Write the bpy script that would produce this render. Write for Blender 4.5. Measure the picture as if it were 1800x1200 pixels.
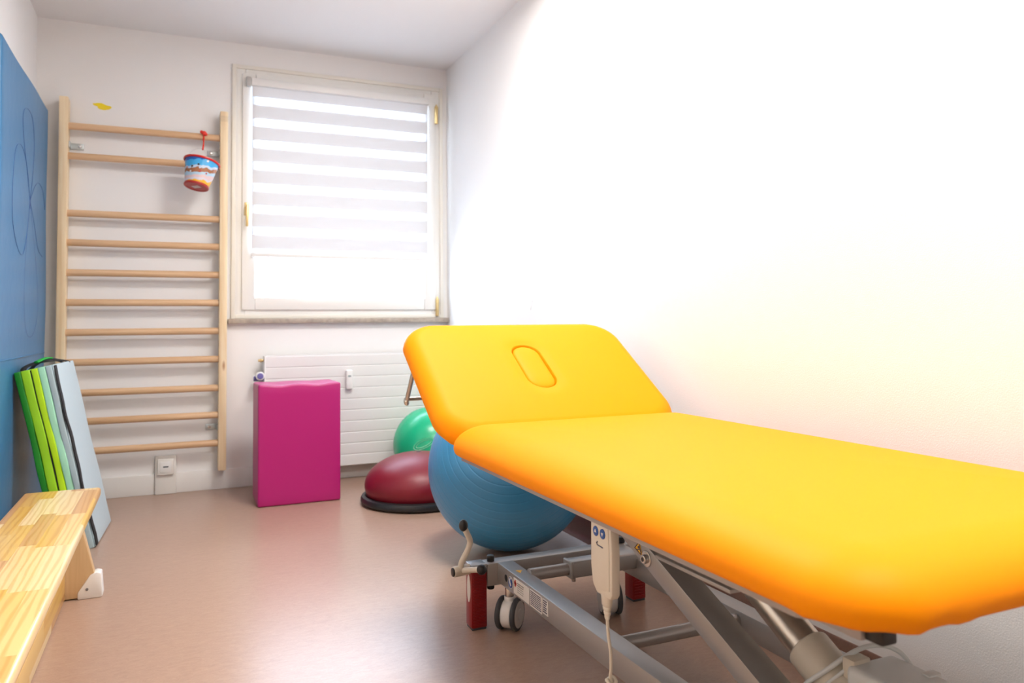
import bpy, bmesh, math, random
from mathutils import Vector, Matrix

for _o in list(bpy.data.objects):
    bpy.data.objects.remove(_o, do_unlink=True)
scn = bpy.context.scene
COL = scn.collection
PI = math.pi
RX, LX, BY, FY, CZ = 1.56, -0.675, 4.61, -1.9, 2.516      # right / left / back / front wall planes, ceiling

# ------------------------------------------------------------------ camera
F_PX, YAW, PIT, ROL = 1351.58, 0.416361, 0.039830, -0.008984
fw = Vector((math.sin(YAW)*math.cos(PIT), math.cos(YAW)*math.cos(PIT), math.sin(PIT)))
rt0 = Vector((math.cos(YAW), -math.sin(YAW), 0))
up0 = rt0.cross(fw)
rt = rt0*math.cos(ROL) + up0*math.sin(ROL)
up = -rt0*math.sin(ROL) + up0*math.cos(ROL)
cam = bpy.data.cameras.new('camera')
cam_o = bpy.data.objects.new('camera', cam)
COL.objects.link(cam_o)
m3 = Matrix((rt, up, -fw)).transposed()
cam_o.matrix_world = Matrix.Translation((0, 0, 0.9)) @ m3.to_4x4()
cam.sensor_fit = 'HORIZONTAL'
cam.sensor_width = 36
cam.lens = F_PX/1800*36
cam.shift_x = (900-908.06)/1800
cam.shift_y = (514.51-600)/1800
cam.clip_start = 0.02
cam.dof.use_dof = True
cam.dof.focus_distance = 1.85
cam.dof.aperture_fstop = 5.0
scn.camera = cam_o

# ------------------------------------------------------------------ world, lights, exposure
W = bpy.data.worlds.new('sky')
scn.world = W
W.use_nodes = True
wn = W.node_tree.nodes
wbg = wn['Background']
wbg.inputs[0].default_value = (0.66, 0.80, 1.0, 1)
wbg.inputs[1].default_value = 20.0
scn.view_settings.view_transform = 'Standard'
scn.view_settings.look = 'None'
scn.view_settings.gamma = 1
scn.view_settings.use_curve_mapping = False
scn.view_settings.exposure = 0.18
LAMPS = [((0.95, 2.60), 41.0), ((0.98, 0.45), 45.0)]       # ceiling panel positions and watts
LAMP_COL = (1.0, 0.965, 0.93)
pl = bpy.data.lights.new('window_portal', 'AREA')
pl.shape = 'RECTANGLE'; pl.size = 1.0; pl.size_y = 1.24
pl.cycles.is_portal = True
po = bpy.data.objects.new('window_portal', pl)
po.location = (0.905, 4.80, 1.675)
po.rotation_euler = (-PI/2, 0, 0)
COL.objects.link(po)

# ------------------------------------------------------------------ materials
def new_mat(name):
    m = bpy.data.materials.new(name); m.use_nodes = True
    nt = m.node_tree
    return m, nt, nt.nodes['Principled BSDF']

def lk(nt, a, b): nt.links.new(a, b)

def node(nt, t, **kw):
    n = nt.nodes.new(t)
    for k, v in kw.items(): setattr(n, k, v)
    return n

def bump(nt, b, scale, strength, dist=0.001, detail=3, rough=0.5, mapping=None):
    tc = node(nt, 'ShaderNodeTexCoord')
    nz = node(nt, 'ShaderNodeTexNoise')
    nz.inputs['Scale'].default_value = scale; nz.inputs['Detail'].default_value = detail
    nz.inputs['Roughness'].default_value = rough
    if mapping:
        mp = node(nt, 'ShaderNodeMapping'); mp.inputs['Scale'].default_value = mapping
        lk(nt, tc.outputs['Object'], mp.inputs[0]); lk(nt, mp.outputs[0], nz.inputs['Vector'])
    else:
        lk(nt, tc.outputs['Object'], nz.inputs['Vector'])
    bp = node(nt, 'ShaderNodeBump')
    bp.inputs['Strength'].default_value = strength; bp.inputs['Distance'].default_value = dist
    lk(nt, nz.outputs['Fac'], bp.inputs['Height']); lk(nt, bp.outputs[0], b.inputs['Normal'])
    return nz

def M(name, col, rough=0.5, metal=0.0, spec=0.5, bmp=None, coat=0.0, vary=None, sheen=0.0):
    m, nt, b = new_mat(name)
    b.inputs['Base Color'].default_value = (*col, 1)
    b.inputs['Roughness'].default_value = rough
    b.inputs['Metallic'].default_value = metal
    b.inputs['Specular IOR Level'].default_value = spec
    b.inputs['Coat Weight'].default_value = coat
    b.inputs['Sheen Weight'].default_value = sheen
    if bmp: bump(nt, b, *bmp)
    if vary:                                    # vary = (scale, amount): gentle mottling of the thing's own colour
        tc = node(nt, 'ShaderNodeTexCoord'); nz = node(nt, 'ShaderNodeTexNoise')
        nz.inputs['Scale'].default_value = vary[0]; nz.inputs['Detail'].default_value = 4
        lk(nt, tc.outputs['Object'], nz.inputs['Vector'])
        cr = node(nt, 'ShaderNodeValToRGB')
        a = vary[1]
        cr.color_ramp.elements[0].position = 0.3; cr.color_ramp.elements[1].position = 0.7
        cr.color_ramp.elements[0].color = (*[c*(1-a) for c in col], 1)
        cr.color_ramp.elements[1].color = (*[min(1, c*(1+a)) for c in col], 1)
        lk(nt, nz.outputs['Fac'], cr.inputs[0]); lk(nt, cr.outputs[0], b.inputs['Base Color'])
    return m

def wood(name, dark, light, axis, rough=0.4, grain=1.0, knots=False, spec=0.4):
    """plain timber, grain running along the local axis"""
    m, nt, b = new_mat(name)
    tc = node(nt, 'ShaderNodeTexCoord'); mp = node(nt, 'ShaderNodeMapping')
    s = [38.0, 38.0, 38.0]; s['xyz'.index(axis)] = 1.6
    mp.inputs['Scale'].default_value = s
    lk(nt, tc.outputs['Object'], mp.inputs[0])
    nz = node(nt, 'ShaderNodeTexNoise'); nz.inputs['Scale'].default_value = grain
    nz.inputs['Detail'].default_value = 5; nz.inputs['Distortion'].default_value = 0.6
    lk(nt, mp.outputs[0], nz.inputs['Vector'])
    cr = node(nt, 'ShaderNodeValToRGB')
    cr.color_ramp.elements[0].position = 0.32; cr.color_ramp.elements[1].position = 0.66
    cr.color_ramp.elements[0].color = (*dark, 1); cr.color_ramp.elements[1].color = (*light, 1)
    lk(nt, nz.outputs['Fac'], cr.inputs[0])
    out = cr.outputs[0]
    if knots:
        vo = node(nt, 'ShaderNodeTexVoronoi'); vo.inputs['Scale'].default_value = 1.0
        mp2 = node(nt, 'ShaderNodeMapping')
        s2 = [9.0, 9.0, 9.0]; s2['xyz'.index(axis)] = 2.6
        mp2.inputs['Scale'].default_value = s2
        lk(nt, tc.outputs['Object'], mp2.inputs[0]); lk(nt, mp2.outputs[0], vo.inputs['Vector'])
        kr = node(nt, 'ShaderNodeValToRGB')
        kr.color_ramp.elements[0].position = 0.045; kr.color_ramp.elements[1].position = 0.10
        kr.color_ramp.elements[0].color = (0.42, 0.22, 0.10, 1); kr.color_ramp.elements[1].color = (1, 1, 1, 1)
        lk(nt, vo.outputs['Distance'], kr.inputs[0])
        mx = node(nt, 'ShaderNodeMix', data_type='RGBA', blend_type='MULTIPLY')
        mx.inputs['Factor'].default_value = 1
        lk(nt, out, mx.inputs['A']); lk(nt, kr.outputs[0], mx.inputs['B'])
        out = mx.outputs['Result']
    lk(nt, out, b.inputs['Base Color'])
    b.inputs['Roughness'].default_value = rough
    b.inputs['Specular IOR Level'].default_value = spec
    return m

def parquet(name):
    """glued pine staves running along local y, each stave with its own tone and growth rings"""
    m, nt, b = new_mat(name)
    tc = node(nt, 'ShaderNodeTexCoord')
    sx = node(nt, 'ShaderNodeSeparateXYZ'); lk(nt, tc.outputs['Object'], sx.inputs[0])
    def mth(op, a, c=None):
        n = node(nt, 'ShaderNodeMath', operation=op)
        for i, v in enumerate((a, c)):
            if v is None: continue
            if isinstance(v, (int, float)): n.inputs[i].default_value = v
            else: lk(nt, v, n.inputs[i])
        return n.outputs[0]
    row = mth('FLOOR', mth('MULTIPLY', mth('ADD', sx.outputs[0], mth('MULTIPLY', sx.outputs[2], 0.4)), 1/0.0405))
    wr = node(nt, 'ShaderNodeTexWhiteNoise', noise_dimensions='1D'); lk(nt, row, wr.inputs['W'])
    yy = mth('ADD', mth('MULTIPLY', sx.outputs[1], 1/0.37), mth('MULTIPLY', wr.outputs['Value'], 3.7))
    cell = mth('FLOOR', yy)
    cv = node(nt, 'ShaderNodeCombineXYZ'); lk(nt, row, cv.inputs[0]); lk(nt, cell, cv.inputs[1])
    wc = node(nt, 'ShaderNodeTexWhiteNoise', noise_dimensions='2D'); lk(nt, cv.outputs[0], wc.inputs['Vector'])
    tone = node(nt, 'ShaderNodeValToRGB')
    e = tone.color_ramp.elements
    e[0].position = 0.0; e[0].color = (0.58, 0.32, 0.12, 1)
    e[1].position = 1.0; e[1].color = (0.86, 0.69, 0.41, 1)
    for p, c in ((0.25, (0.66, 0.40, 0.17, 1)), (0.45, (0.72, 0.45, 0.09, 1)), (0.62, (0.78, 0.55, 0.22, 1))):
        q = e.new(p); q.color = c
    lk(nt, wc.outputs['Value'], tone.inputs[0])
    # growth rings: distorted bands, shifted from stave to stave
    off = node(nt, 'ShaderNodeVectorMath', operation='SCALE'); off.inputs['Scale'].default_value = 7.3
    lk(nt, wc.outputs['Color'], off.inputs[0])
    ad = node(nt, 'ShaderNodeVectorMath', operation='ADD')
    lk(nt, tc.outputs['Object'], ad.inputs[0]); lk(nt, off.outputs[0], ad.inputs[1])
    mp = node(nt, 'ShaderNodeMapping'); mp.inputs['Scale'].default_value = (11, 1.3, 11)
    lk(nt, ad.outputs[0], mp.inputs[0])
    wv = node(nt, 'ShaderNodeTexWave', wave_type='BANDS', bands_direction='X')
    wv.inputs['Scale'].default_value = 1.7; wv.inputs['Distortion'].default_value = 9.0
    wv.inputs['Detail'].default_value = 2; wv.inputs['Detail Scale'].default_value = 0.8
    lk(nt, mp.outputs[0], wv.inputs['Vector'])
    rg = node(nt, 'ShaderNodeValToRGB')
    rg.color_ramp.elements[0].position = 0.05; rg.color_ramp.elements[1].position = 0.55
    rg.color_ramp.elements[0].color = (0.80, 0.66, 0.46, 1); rg.color_ramp.elements[1].color = (1, 1, 1, 1)
    lk(nt, wv.outputs['Fac'], rg.inputs[0])
    mx = node(nt, 'ShaderNodeMix', data_type='RGBA', blend_type='MULTIPLY')
    mx.inputs['Factor'].default_value = 0.62
    lk(nt, tone.outputs[0], mx.inputs['A']); lk(nt, rg.outputs[0], mx.inputs['B'])
    lk(nt, mx.outputs['Result'], b.inputs['Base Color'])
    b.inputs['Roughness'].default_value = 0.28
    b.inputs['Specular IOR Level'].default_value = 0.5
    return m

def linoleum(name, dark=(0.32, 0.202, 0.146), light=(0.47, 0.322, 0.242), rough=0.29):
    m, nt, b = new_mat(name)
    tc = node(nt, 'ShaderNodeTexCoord')
    mp = node(nt, 'ShaderNodeMapping'); mp.inputs['Scale'].default_value = (1.0, 2.6, 1.0)
    mp.inputs['Rotation'].default_value = (0, 0, 0.25)
    lk(nt, tc.outputs['Object'], mp.inputs[0])
    n1 = node(nt, 'ShaderNodeTexNoise'); n1.inputs['Scale'].default_value = 26
    n1.inputs['Detail'].default_value = 8; n1.inputs['Roughness'].default_value = 0.72; n1.inputs['Distortion'].default_value = 1.2
    lk(nt, mp.outputs[0], n1.inputs['Vector'])
    n2 = node(nt, 'ShaderNodeTexNoise'); n2.inputs['Scale'].default_value = 190
    n2.inputs['Detail'].default_value = 3
    lk(nt, mp.outputs[0], n2.inputs['Vector'])
    mix = node(nt, 'ShaderNodeMath', operation='MULTIPLY_ADD')
    lk(nt, n2.outputs['Fac'], mix.inputs[0]); mix.inputs[1].default_value = 0.35
    sc = node(nt, 'ShaderNodeMath', operation='MULTIPLY'); sc.inputs[1].default_value = 0.65
    lk(nt, n1.outputs['Fac'], sc.inputs[0]); lk(nt, sc.outputs[0], mix.inputs[2])
    cr = node(nt, 'ShaderNodeValToRGB')
    cr.color_ramp.elements[0].position = 0.27; cr.color_ramp.elements[1].position = 0.73
    cr.color_ramp.elements[0].color = (*dark, 1)
    cr.color_ramp.elements[1].color = (*light, 1)
    lk(nt, mix.outputs[0], cr.inputs[0]); lk(nt, cr.outputs[0], b.inputs['Base Color'])
    b.inputs['Roughness'].default_value = rough
    b.inputs['Specular IOR Level'].default_value = 0.5
    bp = node(nt, 'ShaderNodeBump'); bp.inputs['Strength'].default_value = 0.012; bp.inputs['Distance'].default_value = 0.002
    lk(nt, n2.outputs['Fac'], bp.inputs['Height']); lk(nt, bp.outputs[0], b.inputs['Normal'])
    return m

MAT = {}
MAT['wall'] = M('white_plaster', (0.85, 0.845, 0.835), 0.75, spec=0.25, bmp=(300, 0.28, 0.0016, 3, 0.5))
MAT['wall_far'] = M('fill_cutting_tan', (0.34, 0.30, 0.26), 0.8, spec=0.2)  # unseen wall; tan tone picked to lower the bounce light
MAT['ceiling'] = M('ceiling_paint', (0.84, 0.835, 0.83), 0.85, spec=0.2, bmp=(90, 0.15, 0.003, 2, 0.5))
MAT['floor'] = linoleum('marbled_linoleum')
MAT['cove'] = linoleum('dark_linoleum', (0.13, 0.065, 0.045), (0.20, 0.11, 0.08), 0.3)
MAT['white_trim'] = M('white_trim_paint', (0.82, 0.81, 0.78), 0.35)
MAT['frame_paint'] = M('cream_window_paint', (0.85, 0.845, 0.81), 0.3)
MAT['casing'] = M('old_cream_paint', (0.80, 0.775, 0.70), 0.4)
MAT['sill'] = M('grey_brown_stone', (0.40, 0.34, 0.28), 0.45, vary=(40, 0.2))
MAT['brass'] = M('worn_brass', (0.72, 0.55, 0.26), 0.35, metal=0.9)
MAT['yellow'] = M('yellow_leatherette', (0.93, 0.282, 0.0003), 0.55, spec=0.11, bmp=(900, 0.10, 0.0006, 2, 0.5))
MAT['silver'] = M('silver_lacquer', (0.385, 0.372, 0.36), 0.36, metal=0.5, bmp=(1200, 0.06, 0.0004, 2, 0.5))
MAT['silver_dark'] = M('grey_lacquer', (0.30, 0.29, 0.285), 0.42, metal=0.35)
MAT['steel'] = M('bright_steel', (0.62, 0.61, 0.59), 0.22, metal=1.0)
MAT['alu'] = M('brushed_tube', (0.66, 0.61, 0.53), 0.30, metal=1.0, bmp=(60, 0.08, 0.0005, 2, 0.5, (1, 1, 1)))
MAT['black'] = M('black_plastic', (0.012, 0.012, 0.013), 0.4)
MAT['rubber'] = M('grey_rubber', (0.055, 0.06, 0.068), 0.55)
MAT['red'] = M('red_lacquer', (0.26, 0.006, 0.008), 0.38, bmp=(250, 0.1, 0.001, 2, 0.5))
MAT['ivory'] = M('ivory_plastic', (0.66, 0.60, 0.49), 0.42)
MAT['motor'] = M('pale_grey_plastic', (0.70, 0.73, 0.72), 0.45, bmp=(700, 0.12, 0.0006, 2, 0.5))
MAT['white_plastic'] = M('white_plastic', (0.82, 0.82, 0.80), 0.32)
MAT['grey_plastic'] = M('wheel_grey_plastic', (0.50, 0.49, 0.475), 0.4)
MAT['blue_button'] = M('blue_button', (0.010, 0.075, 0.30), 0.35)
MAT['ink'] = M('dark_print', (0.05, 0.055, 0.10), 0.5)
MAT['print_grey'] = M('grey_print', (0.22, 0.21, 0.21), 0.5)
MAT['sticker'] = M('white_sticker', (0.72, 0.70, 0.66), 0.35)
MAT['red_print'] = M('red_print', (0.55, 0.03, 0.02), 0.45)
MAT['warning'] = M('warning_yellow', (0.90, 0.48, 0.01), 0.4)
MAT['magenta'] = M('magenta_vinyl', (0.42, 0.010, 0.150), 0.38, spec=0.5, bmp=(500, 0.12, 0.0008, 2, 0.5))
MAT['blue_ball'] = M('blue_vinyl', (0.038, 0.265, 0.52), 0.38, spec=0.7)
MAT['green_ball'] = M('green_vinyl', (0.004, 0.43, 0.205), 0.27, spec=0.5)
MAT['ball_print'] = M('pale_green_print', (0.35, 0.75, 0.52), 0.4)
MAT['red_dome'] = M('dark_red_vinyl', (0.18, 0.003, 0.014), 0.42, spec=0.5)
MAT['blue_mat'] = M('blue_tarpaulin', (0.030, 0.165, 0.345), 0.38, spec=0.45, bmp=(18, 0.12, 0.01, 2, 0.5))
MAT['scribble'] = M('violet_pen', (0.050, 0.11, 0.27), 0.5)
FAB = (55, 0.25, 0.004, 3, 0.6)
MAT['g_dark'] = M('dark_green_vinyl', (0.008, 0.22, 0.010), 0.45, bmp=FAB)
MAT['g_lime'] = M('lime_vinyl', (0.30, 0.62, 0.010), 0.45, bmp=FAB)
MAT['g_bright'] = M('bright_lime_vinyl', (0.45, 0.74, 0.005), 0.45, bmp=FAB)
MAT['g_mint'] = M('mint_vinyl', (0.36, 0.72, 0.50), 0.45, bmp=FAB)
MAT['g_grey'] = M('grey_blue_vinyl', (0.36, 0.47, 0.50), 0.45, bmp=FAB)
MAT['g_pale'] = M('pale_blue_vinyl', (0.50, 0.62, 0.67), 0.42, bmp=FAB)
MAT['velcro'] = M('black_webbing', (0.010, 0.010, 0.011), 0.8)
MAT['g_strap'] = M('green_webbing', (0.02, 0.40, 0.05), 0.7)
MAT['pine'] = wood('pine_post', (0.76, 0.56, 0.32), (0.88, 0.73, 0.50), 'z', 0.4, knots=True)
MAT['beech'] = wood('beech_rung', (0.60, 0.37, 0.20), (0.74, 0.50, 0.30), 'x', 0.35)
MAT['parquet'] = parquet('glued_pine_staves')
MAT['ply'] = wood('beech_ply', (0.55, 0.36, 0.18), (0.66, 0.46, 0.25), 'z', 0.4)
MAT['galv'] = M('galvanised_steel', (0.52, 0.56, 0.56), 0.4, metal=0.7)
MAT['radiator'] = M('radiator_enamel', (0.80, 0.80, 0.785), 0.3)
MAT['chalk'] = M('socket_plastic', (0.80, 0.79, 0.745), 0.3)
MAT['display'] = M('grey_display', (0.30, 0.36, 0.36), 0.2)
MAT['valve_blue'] = M('violet_blue_plastic', (0.16, 0.15, 0.42), 0.4)
MAT['paint_spot'] = M('yellow_paint', (0.86, 0.66, 0.01), 0.4)
MAT['bucket_red'] = M('bucket_red', (0.62, 0.018, 0.014), 0.3)
MAT['bucket_base'] = M('bucket_base_red', (0.40, 0.02, 0.018), 0.35)
MAT['strap_red'] = M('red_cord', (0.75, 0.03, 0.012), 0.5)
MAT['bottom_sticker'] = M('pale_sticker', (0.62, 0.52, 0.50), 0.4)
MAT['hole_shade'] = M('deep_shadow_void', (0.02, 0.02, 0.02), 0.8)  # near-black colour standing in for the shade inside the rail hole

def glass_mat(name, gloss=0.06, tint=(1, 1, 1)):
    m, nt, b = new_mat(name)
    nt.nodes.remove(b)
    out = nt.nodes['Material Output']
    tr = node(nt, 'ShaderNodeBsdfTransparent'); tr.inputs[0].default_value = (*tint, 1)
    gl = node(nt, 'ShaderNodeBsdfGlossy'); gl.inputs['Roughness'].default_value = 0.02
    mx = node(nt, 'ShaderNodeMixShader'); mx.inputs[0].default_value = gloss
    lk(nt, tr.outputs[0], mx.inputs[1]); lk(nt, gl.outputs[0], mx.inputs[2]); lk(nt, mx.outputs[0], out.inputs[0])
    return m
MAT['glass'] = glass_mat('window_glass', 0.06)
MAT['clear'] = glass_mat('clear_plastic', 0.12, (0.96, 0.96, 0.96))
MAT['tape'] = glass_mat('clear_tape', 0.03, (0.97, 0.97, 0.97))

def blind_mat():
    m, nt, b = new_mat('day_night_blind_cloth')
    nt.nodes.remove(b)
    out = nt.nodes['Material Output']
    tc = node(nt, 'ShaderNodeTexCoord'); sx = node(nt, 'ShaderNodeSeparateXYZ')
    lk(nt, tc.outputs['Object'], sx.inputs[0])
    mul = node(nt, 'ShaderNodeMath', operation='MULTIPLY_ADD'); mul.inputs[1].default_value = 1/0.1245; mul.inputs[2].default_value = 0.10
    lk(nt, sx.outputs[2], mul.inputs[0])
    fr = node(nt, 'ShaderNodeMath', operation='FRACT'); lk(nt, mul.outputs[0], fr.inputs[0])
    cr = node(nt, 'ShaderNodeValToRGB')
    e = cr.color_ramp.elements
    e[0].position = 0.02; e[0].color = (0, 0, 0, 1); e[1].position = 0.97; e[1].color = (0, 0, 0, 1)
    for p, v in ((0.08, 1), (0.40, 1), (0.46, 0)):
        q = e.new(p); q.color = (v, v, v, 1)
    lk(nt, fr.outputs[0], cr.inputs[0])
    tl = node(nt, 'ShaderNodeBsdfTranslucent'); tl.inputs[0].default_value = (0.41, 0.41, 0.41, 1)
    df = node(nt, 'ShaderNodeBsdfDiffuse'); df.inputs[0].default_value = (0.84, 0.84, 0.85, 1)
    cl = node(nt, 'ShaderNodeMixShader'); cl.inputs[0].default_value = 0.79
    lk(nt, tl.outputs[0], cl.inputs[1]); lk(nt, df.outputs[0], cl.inputs[2])
    tp = node(nt, 'ShaderNodeBsdfTransparent'); tp.inputs[0].default_value = (0.9, 0.92, 0.95, 1)
    sheer = node(nt, 'ShaderNodeMixShader'); sheer.inputs[0].default_value = 0.30
    lk(nt, cl.outputs[0], sheer.inputs[1]); lk(nt, tp.outputs[0], sheer.inputs[2])
    mx = node(nt, 'ShaderNodeMixShader')
    lk(nt, cr.outputs[0], mx.inputs[0]); lk(nt, cl.outputs[0], mx.inputs[1]); lk(nt, sheer.outputs[0], mx.inputs[2])
    lk(nt, mx.outputs[0], out.inputs[0])
    return m
MAT['blind'] = blind_mat()

def bucket_mat():
    """plain printed seaside picture: sky, a brown boat shape, shallow water and sand"""
    m, nt, b = new_mat('printed_bucket_wall')
    tc = node(nt, 'ShaderNodeTexCoord'); sx = node(nt, 'ShaderNodeSeparateXYZ')
    lk(nt, tc.outputs['Generated'], sx.inputs[0])
    nz = node(nt, 'ShaderNodeTexNoise'); nz.inputs['Scale'].default_value = 5.0; nz.inputs['Detail'].default_value = 3
    lk(nt, tc.outputs['Generated'], nz.inputs['Vector'])
    h = node(nt, 'ShaderNodeMath', operation='MULTIPLY_ADD'); h.inputs[1].default_value = 0.22
    lk(nt, nz.outputs['Fac'], h.inputs[0]); lk(nt, sx.outputs[2], h.inputs[2])
    cr = node(nt, 'ShaderNodeValToRGB'); cr.color_ramp.interpolation = 'CONSTANT'
    e = cr.color_ramp.elements
    e[0].position = 0.0; e[0].color = (0.80, 0.42, 0.02, 1)
    e[1].position = 0.34; e[1].color = (0.62, 0.60, 0.68, 1)
    for p, c in ((0.40, (0.70, 0.52, 0.52, 1)), (0.50, (0.42, 0.60, 0.72, 1)), (0.60, (0.36, 0.13, 0.05, 1)),
                 (0.72, (0.55, 0.66, 0.80, 1)), (0.80, (0.06, 0.42, 0.80, 1)), (0.98, (0.02, 0.13, 0.52, 1))):
        q = e.new(p); q.color = c
    lk(nt, h.outputs[0], cr.inputs[0])
    vo = node(nt, 'ShaderNodeTexVoronoi'); vo.inputs['Scale'].default_value = 5.5
    lk(nt, tc.outputs['Generated'], vo.inputs['Vector'])
    sp = node(nt, 'ShaderNodeValToRGB'); sp.color_ramp.interpolation = 'CONSTANT'
    sp.color_ramp.elements[0].position = 0; sp.color_ramp.elements[0].color = (1, 1, 1, 1)
    sp.color_ramp.elements[1].position = 0.20; sp.color_ramp.elements[1].color = (0, 0, 0, 1)
    lk(nt, vo.outputs['Distance'], sp.inputs[0])
    gt = node(nt, 'ShaderNodeMath', operation='GREATER_THAN'); gt.inputs[1].default_value = 0.35
    lk(nt, sx.outputs[2], gt.inputs[0])
    mu = node(nt, 'ShaderNodeMath', operation='MULTIPLY'); lk(nt, sp.outputs[0], mu.inputs[0]); lk(nt, gt.outputs[0], mu.inputs[1])
    pc = node(nt, 'ShaderNodeValToRGB'); pc.color_ramp.interpolation = 'CONSTANT'
    e2 = pc.color_ramp.elements
    e2[0].color = (0.03, 0.03, 0.04, 1); e2[1].position = 0.4; e2[1].color = (0.45, 0.06, 0.05, 1)
    q = e2.new(0.62); q.color = (0.75, 0.72, 0.70, 1)
    sc = node(nt, 'ShaderNodeSeparateColor'); lk(nt, vo.outputs['Color'], sc.inputs[0])
    lk(nt, sc.outputs[0], pc.inputs[0])
    mx = node(nt, 'ShaderNodeMix', data_type='RGBA')
    lk(nt, mu.outputs[0], mx.inputs['Factor']); lk(nt, cr.outputs[0], mx.inputs['A']); lk(nt, pc.outputs[0], mx.inputs['B'])
    lk(nt, mx.outputs['Result'], b.inputs['Base Color'])
    b.inputs['Roughness'].default_value = 0.22
    return m
MAT['bucket'] = bucket_mat()

# ------------------------------------------------------------------ mesh helpers
def align(d):
    d = Vector(d).normalized()
    return d.to_track_quat('Z', 'Y').to_matrix().to_4x4()

def smooth_path(pts, n=8, closed=False):
    P = [Vector(p) for p in pts]; out = []
    L = len(P); segs = L if closed else L-1
    for i in range(segs):
        if closed:
            a, b, c, d = P[(i-1) % L], P[i], P[(i+1) % L], P[(i+2) % L]
        else:
            b, c = P[i], P[i+1]
            a = P[i-1] if i else b*2-c
            d = P[i+2] if i+2 < L else c*2-b
        for k in range(n):
            t = k/n
            out.append(0.5*((2*b)+(c-a)*t+(2*a-5*b+4*c-d)*t*t+(3*b-a-3*c+d)*t**3))
    if not closed: out.append(P[-1])
    return out

class MB:
    def __init__(s): s.bm = bmesh.new()
    def _add(s, tb, mtx=None):
        if mtx is not None: bmesh.ops.transform(tb, matrix=mtx, verts=tb.verts)
        me = bpy.data.meshes.new('tmp'); tb.to_mesh(me); tb.free()
        s.bm.from_mesh(me); bpy.data.meshes.remove(me)
        return s
    def box(s, x0, x1, y0, y1, z0, z1, bev=0.0, seg=2, mtx=None):
        tb = bmesh.new()
        bmesh.ops.create_cube(tb, size=1)
        for v in tb.verts:
            v.co = Vector((x0 if v.co.x < 0 else x1, y0 if v.co.y < 0 else y1, z0 if v.co.z < 0 else z1))
        if bev > 0:
            bmesh.ops.bevel(tb, geom=tb.edges[:], offset=bev, segments=seg, profile=0.5, affect='EDGES')
        return s._add(tb, mtx)
    def cyl(s, p0, p1, r, r1=None, seg=28, bev=0.0):
        p0 = Vector(p0); p1 = Vector(p1); d = p1-p0
        tb = bmesh.new()
        bmesh.ops.create_cone(tb, cap_ends=True, cap_tris=False, segments=seg, radius1=r, radius2=r if r1 is None else r1, depth=d.length)
        if bev > 0:
            ed = [e for e in tb.edges if len(e.link_faces) == 2 and any(len(f.verts) > 4 for f in e.link_faces)]
            bmesh.ops.bevel(tb, geom=ed, offset=bev, segments=3, profile=0.5, affect='EDGES')
        return s._add(tb, Matrix.Translation((p0+p1)/2) @ align(d))
    def sphere(s, c, r, sc=(1, 1, 1), u=24, v=14):
        tb = bmesh.new()
        bmesh.ops.create_uvsphere(tb, u_segments=u, v_segments=v, radius=r)
        return s._add(tb, Matrix.Translation(c) @ Matrix.Diagonal((*sc, 1)))
    def tube(s, pts, r, seg=10, smooth=0, closed=False, flat=1.0):
        P = smooth_path(pts, smooth, closed) if smooth else [Vector(p) for p in pts]
        n = len(P); tb = bmesh.new(); rings = []
        up_ = None
        for i, p in enumerate(P):
            if closed: d = P[(i+1) % n]-P[(i-1) % n]
            else: d = P[min(i+1, n-1)]-P[max(i-1, 0)]
            d.normalize()
            if up_ is None:
                up_ = Vector((0, 0, 1)) if abs(d.z) < 0.9 else Vector((1, 0, 0))
            a = d.cross(up_); a.normalize(); b_ = a.cross(d); b_.normalize(); up_ = b_
            rr = r(i/(n-1)) if callable(r) else r
            rings.append([tb.verts.new(p+a*(math.cos(2*PI*k/seg)*rr)+b_*(math.sin(2*PI*k/seg)*rr*flat)) for k in range(seg)])
        m_ = n if closed else n-1
        for i in range(m_):
            A, B = rings[i], rings[(i+1) % n]
            for k in range(seg):
                tb.faces.new((A[k], A[(k+1) % seg], B[(k+1) % seg], B[k]))
        if not closed:
            tb.faces.new(rings[0][::-1]); tb.faces.new(rings[-1])
        return s._add(tb)
    def lathe(s, prof, seg=48, mtx=None):
        tb = bmesh.new(); rings = []
        for (r, z) in prof:
            if r < 1e-6: rings.append([tb.verts.new((0, 0, z))])
            else: rings.append([tb.verts.new((r*math.cos(2*PI*k/seg), r*math.sin(2*PI*k/seg), z)) for k in range(seg)])
        for A, B in zip(rings, rings[1:]):
            for k in range(seg):
                k2 = (k+1) % seg
                if len(A) == 1 and len(B) == 1: continue
                if len(A) == 1: tb.faces.new((A[0], B[k2], B[k]))
                elif len(B) == 1: tb.faces.new((A[k], A[k2], B[0]))
                else: tb.faces.new((A[k], A[k2], B[k2], B[k]))
        bmesh.ops.recalc_face_normals(tb, faces=tb.faces)
        return s._add(tb, mtx)
    def prism(s, poly, a0, a1, plane='yz', bev=0.0, mtx=None):
        """poly in the given plane, extruded along the third axis from a0 to a1"""
        tb = bmesh.new()
        def pt(p, a):
            if plane == 'yz': return (a, p[0], p[1])
            if plane == 'xz': return (p[0], a, p[1])
            return (p[0], p[1], a)
        A = [tb.verts.new(pt(p, a0)) for p in poly]; B = [tb.verts.new(pt(p, a1)) for p in poly]
        n = len(poly)
        tb.faces.new(A); tb.faces.new(B[::-1])
        for i in range(n): tb.faces.new((A[i], B[i], B[(i+1) % n], A[(i+1) % n]))
        bmesh.ops.recalc_face_normals(tb, faces=tb.faces)
        if bev > 0:
            bmesh.ops.bevel(tb, geom=tb.edges[:], offset=bev, segments=2, profile=0.5, affect='EDGES')
        return s._add(tb, mtx)
    def faces(s, verts, faces_):
        tb = bmesh.new(); V = [tb.verts.new(v) for v in verts]
        for f in faces_: tb.faces.new([V[i] for i in f])
        return s._add(tb)
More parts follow.
